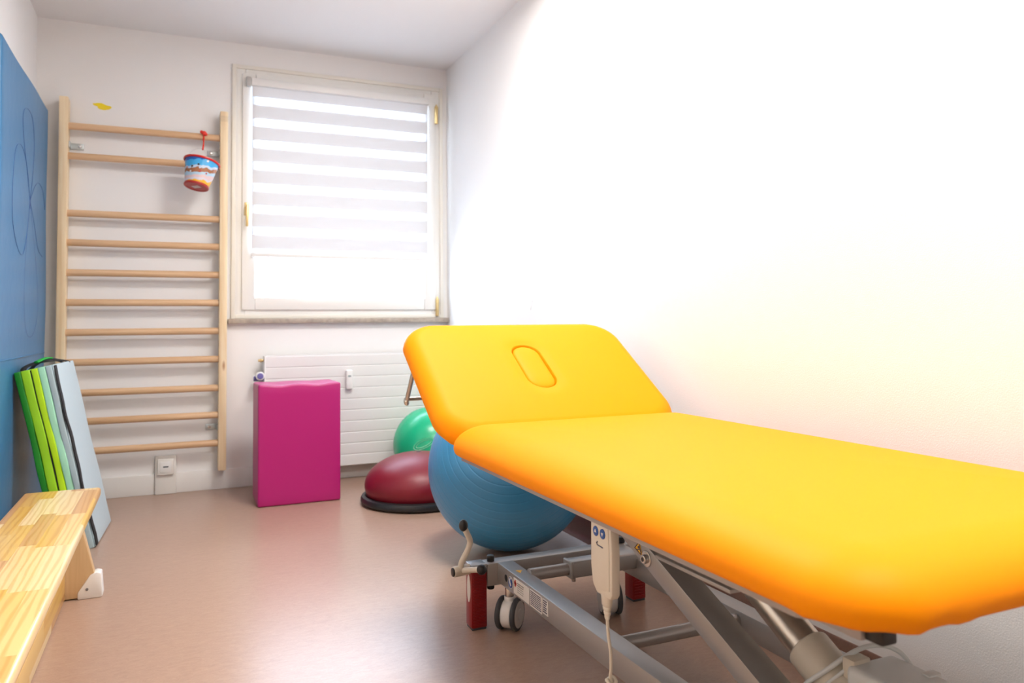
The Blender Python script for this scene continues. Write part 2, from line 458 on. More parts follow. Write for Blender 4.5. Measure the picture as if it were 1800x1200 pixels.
    def build(s, name, mat, parent=None, origin=None, ang=35):
        """links ONE mesh object; mesh is written relative to the thing's base point"""
        org = origin
        if org is None: org = parent['_org'] if parent is not None else (0, 0, 0)
        org = Vector(org)
        me = bpy.data.meshes.new(name)
        bmesh.ops.translate(s.bm, verts=s.bm.verts, vec=-org)
        s.bm.to_mesh(me); s.bm.free()
        for p in me.polygons: p.use_smooth = True
        me.set_sharp_from_angle(angle=math.radians(ang))
        me.materials.append(MAT[mat] if isinstance(mat, str) else mat)
        o = bpy.data.objects.new(name, me); COL.objects.link(o)
        if parent is not None: o.parent = parent
        else: o.location = org
        o['_org'] = tuple(org)
        return o

def thing(name, label, cat, loc=(0, 0, 0), group=None):
    o = bpy.data.objects.new(name, None); COL.objects.link(o)
    o.location = loc; o.empty_display_size = 0.1
    o['label'] = label; o['category'] = cat; o['_org'] = tuple(loc)
    if group: o['group'] = group
    return o
def tag(o, label, cat, group=None):
    o['label'] = label; o['category'] = cat
    if group: o['group'] = group
    return o
def struct(o, label=None):
    o['kind'] = 'structure'
    if label: o['label'] = label
    return o

# ------------------------------------------------------------------ room shell
mb = MB(); mb.box(LX-0.25, RX+0.25, FY-0.25, BY+0.3, -0.2, 0)
struct(mb.build('floor', 'floor'), 'rose-brown marbled linoleum floor')
mb = MB(); mb.box(LX-0.25, RX+0.25, FY-0.25, BY+0.3, CZ, CZ+0.2)
struct(mb.build('ceiling', 'ceiling'), 'plain white ceiling')
mb = MB(); mb.box(LX-0.25, LX, FY-0.25, BY+0.3, 0, CZ)
struct(mb.build('wall_left', 'wall'), 'white wall behind the blue mat')
mb = MB(); mb.box(RX, RX+0.25, FY-0.25, BY+0.3, 0, CZ)
struct(mb.build('wall_right', 'wall'), 'long white rough-plastered wall beside the yellow couch')
mb = MB(); mb.box(LX, RX, FY-0.25, FY, 0, CZ)
struct(mb.build('wall_front', 'wall_far'), 'unseen wall opposite the window, toned tan to cut fill light')
WX0, WX1, WZ0, WZ1 = 0.30, 1.51, 0.945, 2.37              # opening in the window wall
mb = MB()
mb.box(LX, WX0, BY, BY+0.3, 0, CZ); mb.box(WX1, RX, BY, BY+0.3, 0, CZ)
mb.box(WX0, WX1, BY, BY+0.3, 0, WZ0); mb.box(WX0, WX1, BY, BY+0.3, WZ1, CZ)
struct(mb.build('wall_back', 'wall'), 'white end wall with the window')

# skirtings
mb = MB(); mb.box(LX, RX, BY-0.012, BY, 0, 0.108, 0.003)
struct(mb.build('baseboard_back', 'white_trim'), 'white skirting board under the window wall')
mb = MB()
prof = [(RX, 0.0), (RX-0.022, 0.0), (RX-0.019, 0.006), (RX-0.012, 0.016), (RX-0.008, 0.030), (RX-0.006, 0.085), (RX-0.003, 0.090), (RX, 0.090)]
mb.prism(prof, FY, BY-0.012, 'xz')
struct(mb.build('baseboard_right', 'cove'), 'dark coved linoleum skirting along the right wall')
mb = MB(); mb.box(LX, LX+0.012, FY, BY-0.012, 0, 0.108, 0.003)
struct(mb.build('baseboard_left', 'white_trim'), 'white skirting board on the left wall')

# ------------------------------------------------------------------ window
def ring(mbx, x0, x1, z0, z1, w, y0, y1, bev=0.003, wb=None):
    wb = w if wb is None else wb
    mbx.box(x0, x0+w, y0, y1, z0, z1, bev); mbx.box(x1-w, x1, y0, y1, z0, z1, bev)
    mbx.box(x0+w, x1-w, y0, y1, z1-w, z1, bev); mbx.box(x0+w, x1-w, y0, y1, z0, z0+wb, bev)
mb = MB(); ring(mb, 0.278, 1.532, 0.941, 2.392, 0.022, BY-0.014, BY+0.05)
win = struct(mb.build('window_1', 'casing'), 'cream-framed window with a white day-night blind')
mb = MB(); ring(mb, 0.297, 1.513, 0.950, 2.376, 0.055, BY-0.004, BY+0.07, 0.004, 0.062)
mb.build('outer_frame', 'frame_paint', win)
mb = MB(); ring(mb, 0.334, 1.478, 0.990, 2.345, 0.072, BY-0.020, BY+0.055, 0.006)
sash = mb.build('sash', 'frame_paint', win)
mb = MB(); mb.box(0.40, 1.41, BY+0.012, BY+0.030, 1.058, 2.28)
mb.build('pane', 'glass', sash)
mb = MB()
mb.box(0.346, 0.372, BY-0.026, BY-0.019, 1.525, 1.60, 0.003)
mb.cyl((0.359, BY-0.05, 1.575), (0.359, BY-0.02, 1.575), 0.008)
mb.box(0.351, 0.367, BY-0.062, BY-0.046, 1.46, 1.585, 0.005)
mb.build('handle', 'brass', sash)
for z in (2.215, 1.005):
    mb = MB(); mb.cyl((1.487, BY-0.022, z-0.055), (1.487, BY-0.022, z+0.055), 0.011, bev=0.003)
    mb.cyl((1.487, BY-0.022, z+0.055), (1.487, BY-0.022, z+0.068), 0.007, 0.003)
    mb.build('hinge', 'brass', sash)
mb = MB(); mb.box(0.262, 1.556, BY-0.045, BY+0.05, 0.913, 0.941, 0.004)
struct(mb.build('trim_1', 'sill'), 'narrow grey-brown window sill')

# blind (hangs on the sash)
bl = thing('roller_blind', 'white day-night roller blind with sheer stripes, lowered over most of the window', 'blind', (0.905, BY-0.03, 1.297))
mb = MB(); mb.box(0.385, 1.425, BY-0.0335, BY-0.0325, 1.31, 2.285)
mb.build('blind_cloth', 'blind', bl)
mb = MB(); mb.box(0.378, 1.432, BY-0.055, BY-0.021, 2.268, 2.312, 0.008)
mb.build('cassette', 'white_plastic', bl)
mb = MB(); mb.box(0.384, 1.426, BY-0.040, BY-0.026, 1.290, 1.313, 0.004)
mb.build('bottom_rail', 'white_plastic', bl)
mb = MB(); mb.box(0.352, 0.379, BY-0.052, BY-0.021, 2.262, 2.318, 0.006)
mb.build('end_cap', 'grey_plastic', bl)
mb = MB()
for i in range(46):
    z = 2.26-i*0.0205
    mb.sphere((1.437, BY-0.038, z), 0.0034, u=8, v=6)
mb.cyl((1.437, BY-0.038, 1.33), (1.437, BY-0.038, 2.27), 0.0011, seg=6)
mb.build('bead_chain', 'white_plastic', bl)

# ------------------------------------------------------------------ wall bars
wb = thing('wall_bars', 'tall pine wall bars with round beech rungs, fixed beside the window', 'wall bars', (-0.155, 4.55, 0.115))
for (x0, x1) in ((-0.560, -0.519), (0.212, 0.253)):
    mb = MB(); mb.box(x0, x1, 4.505, 4.592, 0.116, 2.088, 0.004)
    mb.build('upright', 'pine', wb)
for z in (1.942, 1.786, 1.489, 1.337, 1.182, 1.028, 0.874, 0.720, 0.563, 0.416, 0.263):
    mb = MB(); mb.tube([(-0.525, 4.535, z), (0.218, 4.535, z)], 0.0165, 20, flat=1.12)
    mb.build('rung', 'beech', wb)
for (x0, x1, z) in ((-0.519, -0.455, 1.850), (0.150, 0.212, 1.866), (0.150, 0.212, 0.345), (-0.519, -0.455, 0.345)):
    mb = MB(); left = x0 < 0
    a, b_ = (x0, x1) if left else (x1, x0)
    mb.box(x0, x1, 4.598, 4.6095, z-0.016, z+0.016, 0.002)
    wx = x0 if left else x1-0.005
    mb.box(wx, wx+0.005, 4.545, 4.6095, z-0.016, z+0.016, 0.001)
    br = mb.build('bracket', 'galv', wb)
    cx_ = x1-0.018 if left else x0+0.018
    mb = MB(); mb.cyl((cx_, 4.592, z), (cx_, 4.6, z), 0.0085, seg=12, bev=0.002)
    mb.build('screw', 'steel', br)

# yellow paint spot on the wall over the bars
mb = MB()
poly = []
for k in range(40):
    a = 2*PI*k/40
    r = 1+0.12*math.sin(3*a+0.4)+0.07*math.sin(5*a)
    poly.append((-0.372+0.030*r*math.cos(a)+(0.010 if math.cos(a) > 0.8 else 0)-(0.014 if math.cos(a) < -0.92 else 0), 2.078+0.017*r*math.sin(a)-0.006*math.cos(a)))
mb.prism(poly, BY-0.0012, BY+0.0005, 'xz')
tag(mb.build('paint_splash', 'paint_spot', origin=(-0.372, BY, 2.078)), 'small yellow paint splash on the white wall above the wall bars', 'paint splash')

# clear tape strip at the top of the bars
mb = MB()
mb.box(0.2105, 0.2545, 4.5028, 4.5045, 2.030, 2.062)
tag(mb.build('adhesive_tape', 'tape', origin=(0.232, 4.5035, 2.03)), 'strip of clear tape stuck to the top of the right wall-bar post', 'tape')

# ------------------------------------------------------------------ toy bucket
top_c = Vector((0.118, 4.405, 1.774)); ax = Vector((0.20, 0.17, 0.95)).normalized()
bh = 0.142
base_c = top_c-ax*bh
BM = Matrix.Translation(base_c) @ align(ax)
bk = thing('toy_bucket', 'small printed red and blue toy bucket hanging tilted from the top rung', 'bucket', tuple(base_c))
mb = MB(); mb.lathe([(0.060, 0.004), (0.086, bh), (0.0835, bh), (0.058, 0.007), (0, 0.007)], 48, BM)
# outer wall only; base disc is its own part
mb.build('bucket_wall', 'bucket', bk)
mb = MB(); mb.lathe([(0.089, bh-0.008), (0.0935, bh-0.004), (0.0935, bh+0.002), (0.088, bh+0.004), (0.083, bh+0.002), (0.083, bh-0.006)], 48, BM)
mb.build('rim', 'bucket_red', bk)
mb = MB(); mb.lathe([(0, 0.001), (0.050, 0.001), (0.053, -0.002), (0.061, -0.002), (0.0635, 0.002), (0.0625, 0.010), (0.0605, 0.012)], 48, BM)
bs = mb.build('bucket_base', 'bucket_base', bk)
mb = MB(); mb.box(-0.022, 0.022, -0.013, 0.013, -0.0005, 0.001, mtx=BM)
mb.build('base_sticker', 'bottom_sticker', bs)
hk = Vector((0.121, 4.425, 1.850))
mb = MB()
e1 = BM @ Vector((0, -0.091, bh)); e2 = BM @ Vector((0, 0.091, bh))
pts = []
lx = (BM.to_3x3() @ Vector((1, 0, 0))); ly = (BM.to_3x3() @ Vector((0, 1, 0)))
horiz = lx if abs(lx.x) > abs(ly.x) else ly
a_ = top_c-horiz*0.091; c_ = top_c+horiz*0.091
mb.tube([a_, a_*0.72+hk*0.28+Vector((0, 0, 0.016)), hk*0.75+a_*0.25+Vector((0, 0, 0.012)), hk, hk*0.75+c_*0.25+Vector((0, 0, 0.012)), c_*0.72+hk*0.28+Vector((0, 0, 0.016)), c_], 0.0028, 8, smooth=6)
mb.build('bucket_handle', 'clear', bk)
mb = MB()
mb.tube([hk+Vector((0, -0.006, -0.004)), hk+Vector((0.004, 0.02, 0.03)), (0.128, 4.513, 1.925), (0.129, 4.514, 1.955), (0.129, 4.535, 1.966), (0.129, 4.556, 1.955), (0.128, 4.556, 1.93), (0.127, 4.535, 1.918), (0.1255, 4.510, 1.925)], 0.0042, 8, smooth=5, flat=1.0)
mb.sphere((0.129, 4.504, 1.957), 0.013, (1.0, 0.75, 0.9)); mb.sphere((0.117, 4.505, 1.962), 0.009, (1, 0.7, 1)); mb.sphere((0.138, 4.504, 1.951), 0.009, (1, 0.7, 1))
mb.build('cord', 'strap_red', bk)

# ------------------------------------------------------------------ data socket
so = thing('wall_socket', 'white data socket on a cable duct at skirting level below the wall bars', 'socket', (-0.046, BY-0.02, 0))
mb = MB(); mb.box(-0.099, 0.005, BY-0.030, BY-0.0122, 0.0005, 0.205, 0.004)
mb.box(-0.098, 0.004, BY-0.0125, BY-0.0005, 0.109, 0.204, 0.001)
mb.build('duct_cover', 'chalk', so)
mb = MB(); mb.box(-0.088, -0.007, BY-0.046, BY-0.029, 0.105, 0.190, 0.005)
sf = mb.build('socket_frame', 'chalk', so)
mb = MB(); mb.box(-0.075, -0.020, BY-0.0485, BY-0.045, 0.118, 0.177, 0.002)
mb.build('face_plate', 'white_plastic', sf)
mb = MB(); mb.box(-0.060, -0.034, BY-0.0492, BY-0.0475, 0.146, 0.153, 0.001)
mb.build('port', 'rubber', sf)

# ------------------------------------------------------------------ radiator
ra = thing('radiator', 'flat white ribbed panel radiator under the window sill', 'radiator', (0.95, 4.54, 0.085))
mb = MB()
nsec = 10; z0, z1 = 0.087, 0.728; hh = (z1-z0)/nsec
prof = [(4.575, z0)]
for i in range(nsec):
    za = z0+i*hh; zb = za+hh
    prof += [(4.5045, za+0.0005), (4.5015, za+0.004), (4.5005, (za+zb)/2), (4.5015, zb-0.004), (4.5045, zb-0.0005)]
prof += [(4.575, z1)]
mb.prism(prof, 0.455, 1.452, 'yz')
mb.build('panel', 'radiator', ra)
mb = MB(); mb.box(0.449, 0.456, 4.498, 4.577, 0.085, 0.730, 0.002)
mb.box(1.451, 1.458, 4.498, 4.577, 0.085, 0.730, 0.002)
mb.box(0.46, 1.45, 4.505, 4.577, 0.728, 0.731)
mb.build('end_plate', 'radiator', ra)
mb = MB(); mb.cyl((0.420, 4.545, 0.705), (0.450, 4.545, 0.705), 0.0075, seg=12, bev=0.002); mb.cyl((0.432, 4.545, 0.705), (0.437, 4.545, 0.705), 0.012, seg=6)
mb.build('bleed_valve', 'brass', ra)
mb = MB(); mb.cyl((0.395, 4.535, 0.605), (0.449, 4.535, 0.605), 0.014, seg=20, bev=0.004)
vh = mb.build('valve', 'valve_blue', ra)
mb = MB(); mb.cyl((0.425, 4.47, 0.622), (0.425, 4.535, 0.622), 0.024, 0.020, 24, bev=0.005)
mb.build('thermostat_head', 'white_plastic', vh)
mb = MB(); mb.cyl((0.425, 4.466, 0.622), (0.425, 4.475, 0.622), 0.017, seg=20, bev=0.003)
mb.build('thermostat_cap', 'valve_blue', vh)
mb = MB(); mb.box(0.898, 0.936, 4.470, 4.5005, 0.528, 0.640, 0.007, 3)
hm = mb.build('heat_meter', 'white_plastic', ra)
mb = MB(); mb.box(0.908, 0.926, 4.4685, 4.471, 0.600, 0.610, 0.001)
mb.build('display', 'display', hm)
mb = MB()
for x in (0.60, 1.30):
    mb = MB(); mb.box(x-0.02, x+0.02, 4.575, BY-0.001, 0.16, 0.66)
    mb.build('wall_bracket', 'radiator', ra)

# ------------------------------------------------------------------ magenta foam block
def soft_block(x0, x1, y0, y1, z0, z1, r, name, mat, sag=0.004):
    mbx = MB(); tb = bmesh.new(); bmesh.ops.create_cube(tb, size=1)
    for v in tb.verts:
        v.co = Vector((x0 if v.co.x < 0 else x1, y0 if v.co.y < 0 else y1, z0 if v.co.z < 0 else z1))
    bmesh.ops.bevel(tb, geom=tb.edges[:], offset=r, segments=3, profile=0.5, affect='EDGES')
    bmesh.ops.subdivide_edges(tb, edges=[e for e in tb.edges if e.calc_length() > 0.1], cuts=14, use_grid_fill=True)
    rnd = random.Random(4)
    for v in tb.verts:                                    # cover is a little loose along the upper front edge
        if v.co.z > z1-0.03:
            v.co.z += sag*math.sin((v.co.x-x0)*34+1.2)*(1 if v.co.y < (y0+y1)/2 else 0.3)
    return mbx._add(tb)
mb = soft_block(0.373, 0.781, 4.028, 4.305, 0.001, 0.602, 0.010, '', '')
tag(mb.build('foam_block', 'magenta', origin=(0.577, 4.166, 0.001)), 'magenta upright foam positioning block standing in front of the radiator', 'foam block')

# ------------------------------------------------------------------ exercise balls
gc = Vector((1.338, 4.262, 0.215)); gr = 0.213
gb = thing('exercise_ball', 'small shiny green exercise ball between the radiator and the red dome', 'exercise ball', (gc.x, gc.y, 0))
mb = MB(); mb.sphere((gc.x, gc.y, gr+0.001), gr, u=64, v=40)
mb.build('ball', 'green_ball', gb)
gcc = Vector((gc.x, gc.y, gr+0.001))
mb = MB()
view = (Vector((0, 0, 0.9))-gcc).normalized()
fx = Vector((-0.28, -0.93, 0.0)).normalized(); n0 = (Vector((-0.466, -0.870, 0.158))).normalized()
u0 = Vector((0, 0, 1)).cross(n0).normalized(); v0 = n0.cross(u0)
for (A, B) in ((0.062, 0.024), (0.045, 0.014)):
    pts = []
    for k in range(48):
        t = 2*PI*k/48; px_, py_ = A*math.cos(t), B*math.sin(t)
        ca, sa = math.cos(0.42), math.sin(0.42)
        q = u0*(px_*ca-py_*sa)+v0*(px_*sa+py_*ca)
        pts.append(gcc+(n0*gr+q).normalized()*(gr+0.0004))
    mb.tube(pts, 0.0022, 6, closed=True, flat=0.4)
mb.build('printed_logo', 'ball_print', gb)

br_ = 0.3245
bc = Vector((1.230, 2.870, br_+0.001))
bb = thing('exercise_ball', 'large light blue exercise ball behind the treatment couch', 'exercise ball', (bc.x, bc.y, 0))
prof = []
NL = 620
for i in range(NL+1):
    th = PI*i/NL
    g = 0.0
    d = math.degrees(th)
    for c_ in range(10, 172, 6):                           # fine moulded grooves
        g -= 0.0011*math.exp(-((d-c_)/0.28)**2)
    rr = br_-0.0002+g
    prof.append((rr*math.sin(th) if 0 < i < NL else 0.0, rr*math.cos(th)))
mb = MB(); mb.lathe(prof, 96, Matrix.Translation(bc) @ align((-0.33, -0.78, 0.53)))
mb.build('ball', 'blue_ball', bb, ang=60)
mb = MB()
ax_ = Vector((-0.33, -0.78, 0.53)).normalized()
mb.cyl(bc+ax_*(br_-0.004), bc+ax_*(br_+0.001), 0.012, seg=20, bev=0.002)
mb.build('air_plug', 'white_plastic', bb)

# ------------------------------------------------------------------ balance dome
bd = thing('balance_trainer', 'dark red half-ball balance trainer on a black base in front of the green ball', 'balance trainer', (1.140, 3.840, 0))
MT = Matrix.Translation((1.140, 3.840, 0))
mb = MB()
prof = [(0, 0.036)]
for i in range(0, 31):
    t = i/30; a = -0.30+t*(PI/2+0.30)
    prof.append((0.272*math.cos(a) if i < 30 else 0.0, 0.090+(0.158 if a > 0 else 0.16)*math.sin(a)))
mb.lathe(prof, 72, MT)
mb.build('dome', 'red_dome', bd)
mb = MB(); mb.lathe([(0, 0.004), (0.27, 0.004), (0.285, 0.007), (0.292, 0.016), (0.292, 0.028), (0.286, 0.040), (0.272, 0.045), (0.262, 0.042), (0.255, 0.036), (0, 0.036)], 72, MT)
ba = mb.build('base', 'black', bd)
for k in range(6):
    a = k*PI/3; mb = MB()
    mb.cyl((1.14+0.22*math.cos(a), 3.84+0.22*math.sin(a), 0), (1.14+0.22*math.cos(a), 3.84+0.22*math.sin(a), 0.006), 0.02, seg=16)
    mb.build('base_pad', 'rubber', ba)
mb = MB(); mb.cyl((1.14, 3.84, 0.2465), (1.14, 3.84, 0.2500), 0.012, seg=20, bev=0.001)
mb.build('air_plug', 'rubber', bd)

# ------------------------------------------------------------------ blue wall mat
wm = thing('gym_mat', 'tall blue gym mat with a pen scribble standing against the left wall', 'gym mat', (-0.635, 3.89, 0))
mb = MB(); tb = bmesh.new(); bmesh.ops.create_cube(tb, size=1)
for v in tb.verts:
    v.co = Vector((-0.665 if v.co.x < 0 else -0.597, 3.325 if v.co.y < 0 else 4.435, 0.002 if v.co.z < 0 else 1.992))
bmesh.ops.bevel(tb, geom=tb.edges[:], offset=0.012, segments=4, profile=0.5, affect='EDGES')
bmesh.ops.subdivide_edges(tb, edges=[e for e in tb.edges if e.calc_length() > 0.3], cuts=24, use_grid_fill=True)
for v in tb.verts:
    if v.co.x > -0.62:
        v.co.x += 0.0022*math.sin(v.co.z*7+v.co.y*3)+0.0016*math.sin(v.co.z*3.1-v.co.y*9)
mb._add(tb)
mb.build('mat_cover', 'blue_mat', wm)
def on_mat(y, z):
    return Vector((-0.597+0.0022*math.sin(z*7+y*3)+0.0016*math.sin(z*3.1-y*9)+0.0002, y, z))
loops = [
    [(3.95, 1.46), (3.87, 1.58), (3.79, 1.70), (3.77, 1.80), (3.85, 1.845), (3.98, 1.83), (4.05, 1.72), (4.02, 1.58), (3.95, 1.46)],
    [(3.95, 1.46), (3.86, 1.60), (3.74, 1.66), (3.62, 1.62), (3.56, 1.48), (3.56, 1.33), (3.66, 1.23), (3.78, 1.21), (3.88, 1.32), (3.95, 1.46)],
    [(3.95, 1.46), (4.08, 1.54), (4.20, 1.58), (4.32, 1.56), (4.38, 1.48)],
    [(3.95, 1.46), (4.08, 1.37), (4.18, 1.27), (4.30, 1.24)],
    [(3.95, 1.46), (3.88, 1.30), (3.84, 1.12), (3.88, 0.95), (3.98, 0.865), (4.12, 0.88), (4.20, 1.00), (4.14, 1.18), (4.04, 1.34), (3.95, 1.46)],
]
mb = MB()
for lp in loops:
    pts = smooth_path([(0, y, z) for (y, z) in lp], 8)
    mb.tube([on_mat(p.y, p.z) for p in pts], 0.0018, 6, flat=0.4)
for k in range(4):
    mb.tube([on_mat(3.935+0.01*k, 1.49-0.004*k), on_mat(3.955+0.003*k, 1.425)], 0.002, 6, flat=0.5)
mb.build('pen_scribble', 'scribble', wm)
mb = MB()
mb.box(-0.5985, -0.5935, 3.34, 4.42, 0.775, 0.781, 0.0015)
mb.build('cover_seam', 'blue_mat', wm)

# ------------------------------------------------------------------ folded mat
fm = thing('folding_mat', 'folded exercise mat in green, lime, mint and grey panels leaning on the blue mat', 'exercise mat', (-0.37, 3.82, 0))
lean = math.atan2(0.166, 0.755)
FMt = Matrix.Translation((-0.295, 3.60, 0)) @ Matrix.Rotation(math.radians(-3), 4, 'Z') @ Matrix.Rotation(-lean, 4, 'Y')
H_ = 0.768
def panel(x0, x1, y0, y1, mat, name, seed, z0=0.0):
    tb = bmesh.new(); bmesh.ops.create_cube(tb, size=1)
    for v in tb.verts:
        v.co = Vector((x0 if v.co.x < 0 else x1, y0 if v.co.y < 0 else y1, z0 if v.co.z < 0 else H_))
    bmesh.ops.bevel(tb, geom=tb.edges[:], offset=0.0042, segments=3, profile=0.5, affect='EDGES')
    bmesh.ops.subdivide_edges(tb, edges=[e for e in tb.edges if e.calc_length() > 0.1], cuts=18, use_grid_fill=True)
    for v in tb.verts:                                    # soft foam: slightly wavy faces
        k = math.sin(PI*min(1, max(0, v.co.z/H_)))
        if v.co.y < (y0+y1)/2: v.co.y += 0.0025*math.sin(v.co.z*30+seed*2)*k
        v.co.x += 0.0018*math.sin(v.co.z*14+seed)*k
    mbx = MB(); mbx._add(tb, FMt)
    return mbx.build(name, mat, fm)
ys = 0.445
xs = [(-0.136, -0.112, 'g_dark'), (-0.112, -0.080, 'g_lime'), (-0.076, -0.052, 'g_bright'), (-0.052, -0.026, 'g_mint'), (-0.026, -0.003, 'g_grey')]
lowz = [0.033, 0.026, 0.018, 0.012, 0.004]
for i, (a, b_, mname) in enumerate(xs):
    po_ = panel(a, b_, 0.0, ys, mname, 'panel', i, lowz[i]*0.9)
    po_['label'] = ['dark green panel', 'lime panel', 'bright lime panel', 'mint panel', 'grey-blue panel'][i]
fr_ = panel(-0.003, 0.004, 0.010, ys+0.004, 'g_pale', 'front_cover', 5, 0.004)
fr_['label'] = 'pale blue front face'
mb = MB(); tb = bmesh.new()                               # hook-and-loop strip, wavy, along the near edge of the front
prev = None
for k in range(41):
    z = H_*0.995-k*(H_-0.012)/40
    w = 0.010*math.sin(z*19)+0.006*math.sin(z*43)
    q = [tb.verts.new((0.0062, 0.004+w*0.5, z)), tb.verts.new((0.0062, 0.042+w, z)), tb.verts.new((0.0012, 0.042+w, z)), tb.verts.new((0.0012, 0.004+w*0.5, z))]
    if prev:
        for i in range(4): tb.faces.new((prev[i], prev[(i+1) % 4], q[(i+1) % 4], q[i]))
    else: tb.faces.new(q[::-1])
    prev = q
tb.faces.new(prev)
bmesh.ops.recalc_face_normals(tb, faces=tb.faces)
mb._add(tb, FMt); mb.build('closure_strip', 'velcro', fm)
mb = MB()
mb.box(-0.080, -0.076, 0.003, ys, 0.025, H_-0.004, mtx=FMt)
mb.build('seam_strip', 'velcro', fm)
T = lambda x, y, z: FMt @ Vector((x, y, z))
mb = MB()
mb.tube([T(-0.125, 0.10, H_-0.004), T(-0.12, 0.13, H_+0.012), T(-0.09, 0.19, H_+0.022), T(-0.05, 0.20, H_+0.020), T(-0.03, 0.27, H_+0.014), T(-0.01, 0.30, H_-0.002)], 0.011, 8, smooth=6, flat=0.35)
mb.tube([T(-0.12, 0.20, H_-0.004), T(-0.10, 0.24, H_+0.016), T(-0.06, 0.27, H_+0.028), T(-0.02, 0.33, H_+0.010), T(0.0, 0.36, H_-0.002)], 0.010, 8, smooth=6, flat=0.4)
mb.build('carry_strap', 'velcro', fm)
mb = MB()
mb.tube([T(-0.085, 0.17, H_+0.024), T(-0.06, 0.21, H_+0.032), T(-0.045, 0.25, H_+0.029)], 0.012, 8, smooth=6, flat=0.4)
mb.build('strap_grip', 'g_strap', fm)

# ------------------------------------------------------------------ gymnastics bench
SX0, SX1 = -0.474, -0.240
SYF, SZ = 3.115, 0.335
be = thing('gym_bench', 'long low wooden gymnastics bench of glued pine staves along the left wall', 'bench', (-0.357, 1.6, 0))
mb = MB(); mb.box(SX0, SX1, 0.05, SYF, SZ-0.032, SZ, 0.010, 4)
mb.build('seat', 'parquet', be)
mb = MB(); mb.box(-0.386, -0.329, 0.245, 2.950, 0.003, 0.092, 0.005, 3)
mb.build('stretcher', 'parquet', be)
mb = MB(); mb.box(-0.372, -0.345, 0.245, 2.950, 0.092, SZ-0.031, 0.002)
mb.build('web_board', 'ply', be)
for (ya, yb) in ((2.952, 2.992), (0.20, 0.24)):
    mb = MB()
    mb.prism([(-0.480, 0.004), (-0.234, 0.004), (-0.234, 0.020), (-0.246, 0.085), (-0.300, SZ-0.032), (-0.414, SZ-0.032), (-0.468, 0.085), (-0.480, 0.020)], ya, yb, 'xz', 0.003)
    lg = mb.build('leg_panel', 'ply', be)
    for s_ in (1, -1):
        mb = MB(); X = lambda d: -0.357+s_*d
        mb.prism([(X(0.064), 0.0), (X(0.134), 0.0), (X(0.139), 0.006), (X(0.133), 0.080), (X(0.118), 0.084), (X(0.100), 0.076), (X(0.064), 0.022)], ya-0.006, yb+0.006, 'xz', 0.004)
        fc = mb.build('foot_cap', 'white_plastic', lg)
        mb = MB(); mb.cyl((X(0.092), ya-0.0085, 0.032), (X(0.092), ya-0.004, 0.032), 0.0045, seg=12)
        mb.build('screw', 'print_grey', fc)
mb = MB()
mb.box(-0.3455, -0.340, 2.70, 2.755, 0.092, 0.150, 0.001); mb.box(-0.3455, -0.331, 2.70, 2.755, 0.0915, 0.096, 0.001)
mb.build('bracket', 'galv', be)

# ------------------------------------------------------------------ treatment couch
tc_ = thing('treatment_couch', 'large yellow padded height-adjustable treatment couch with its head end raised', 'treatment couch', (1.05, 1.35, 0))

def rr_point(a, b, r, s):
    """point on a rounded rectangle (half sizes a,b, corner r), s in 0..1"""
    segs = [(2*(a-r)), PI*r/2, 2*(b-r), PI*r/2]*2
    tot = sum(segs); d = s*tot
    corners = [((a-r), -(b-r), -PI/2), ((a-r), (b-r), 0), (-(a-r), (b-r), PI/2), (-(a-r), -(b-r), PI)]
    i = 0
    while i < 7 and d > segs[i]: d -= segs[i]; i += 1
    k = i//2
    if i % 2 == 0:
        cx_, cy_, a0 = corners[k]
        # straight run that ends at the start of corner k
        dirs = [(1, 0), (0, 1), (-1, 0), (0, -1)][k]
        nx, ny = math.cos(a0), math.sin(a0)
        ex, ey = cx_+nx*r, cy_+ny*r
        L_ = segs[i]
        return ex-dirs[0]*(L_-d), ey-dirs[1]*(L_-d), nx, ny
    cx_, cy_, a0 = corners[k]
    ang = a0+d/r
    return cx_+r*math.cos(ang), cy_+r*math.sin(ang), math.cos(ang), math.sin(ang)

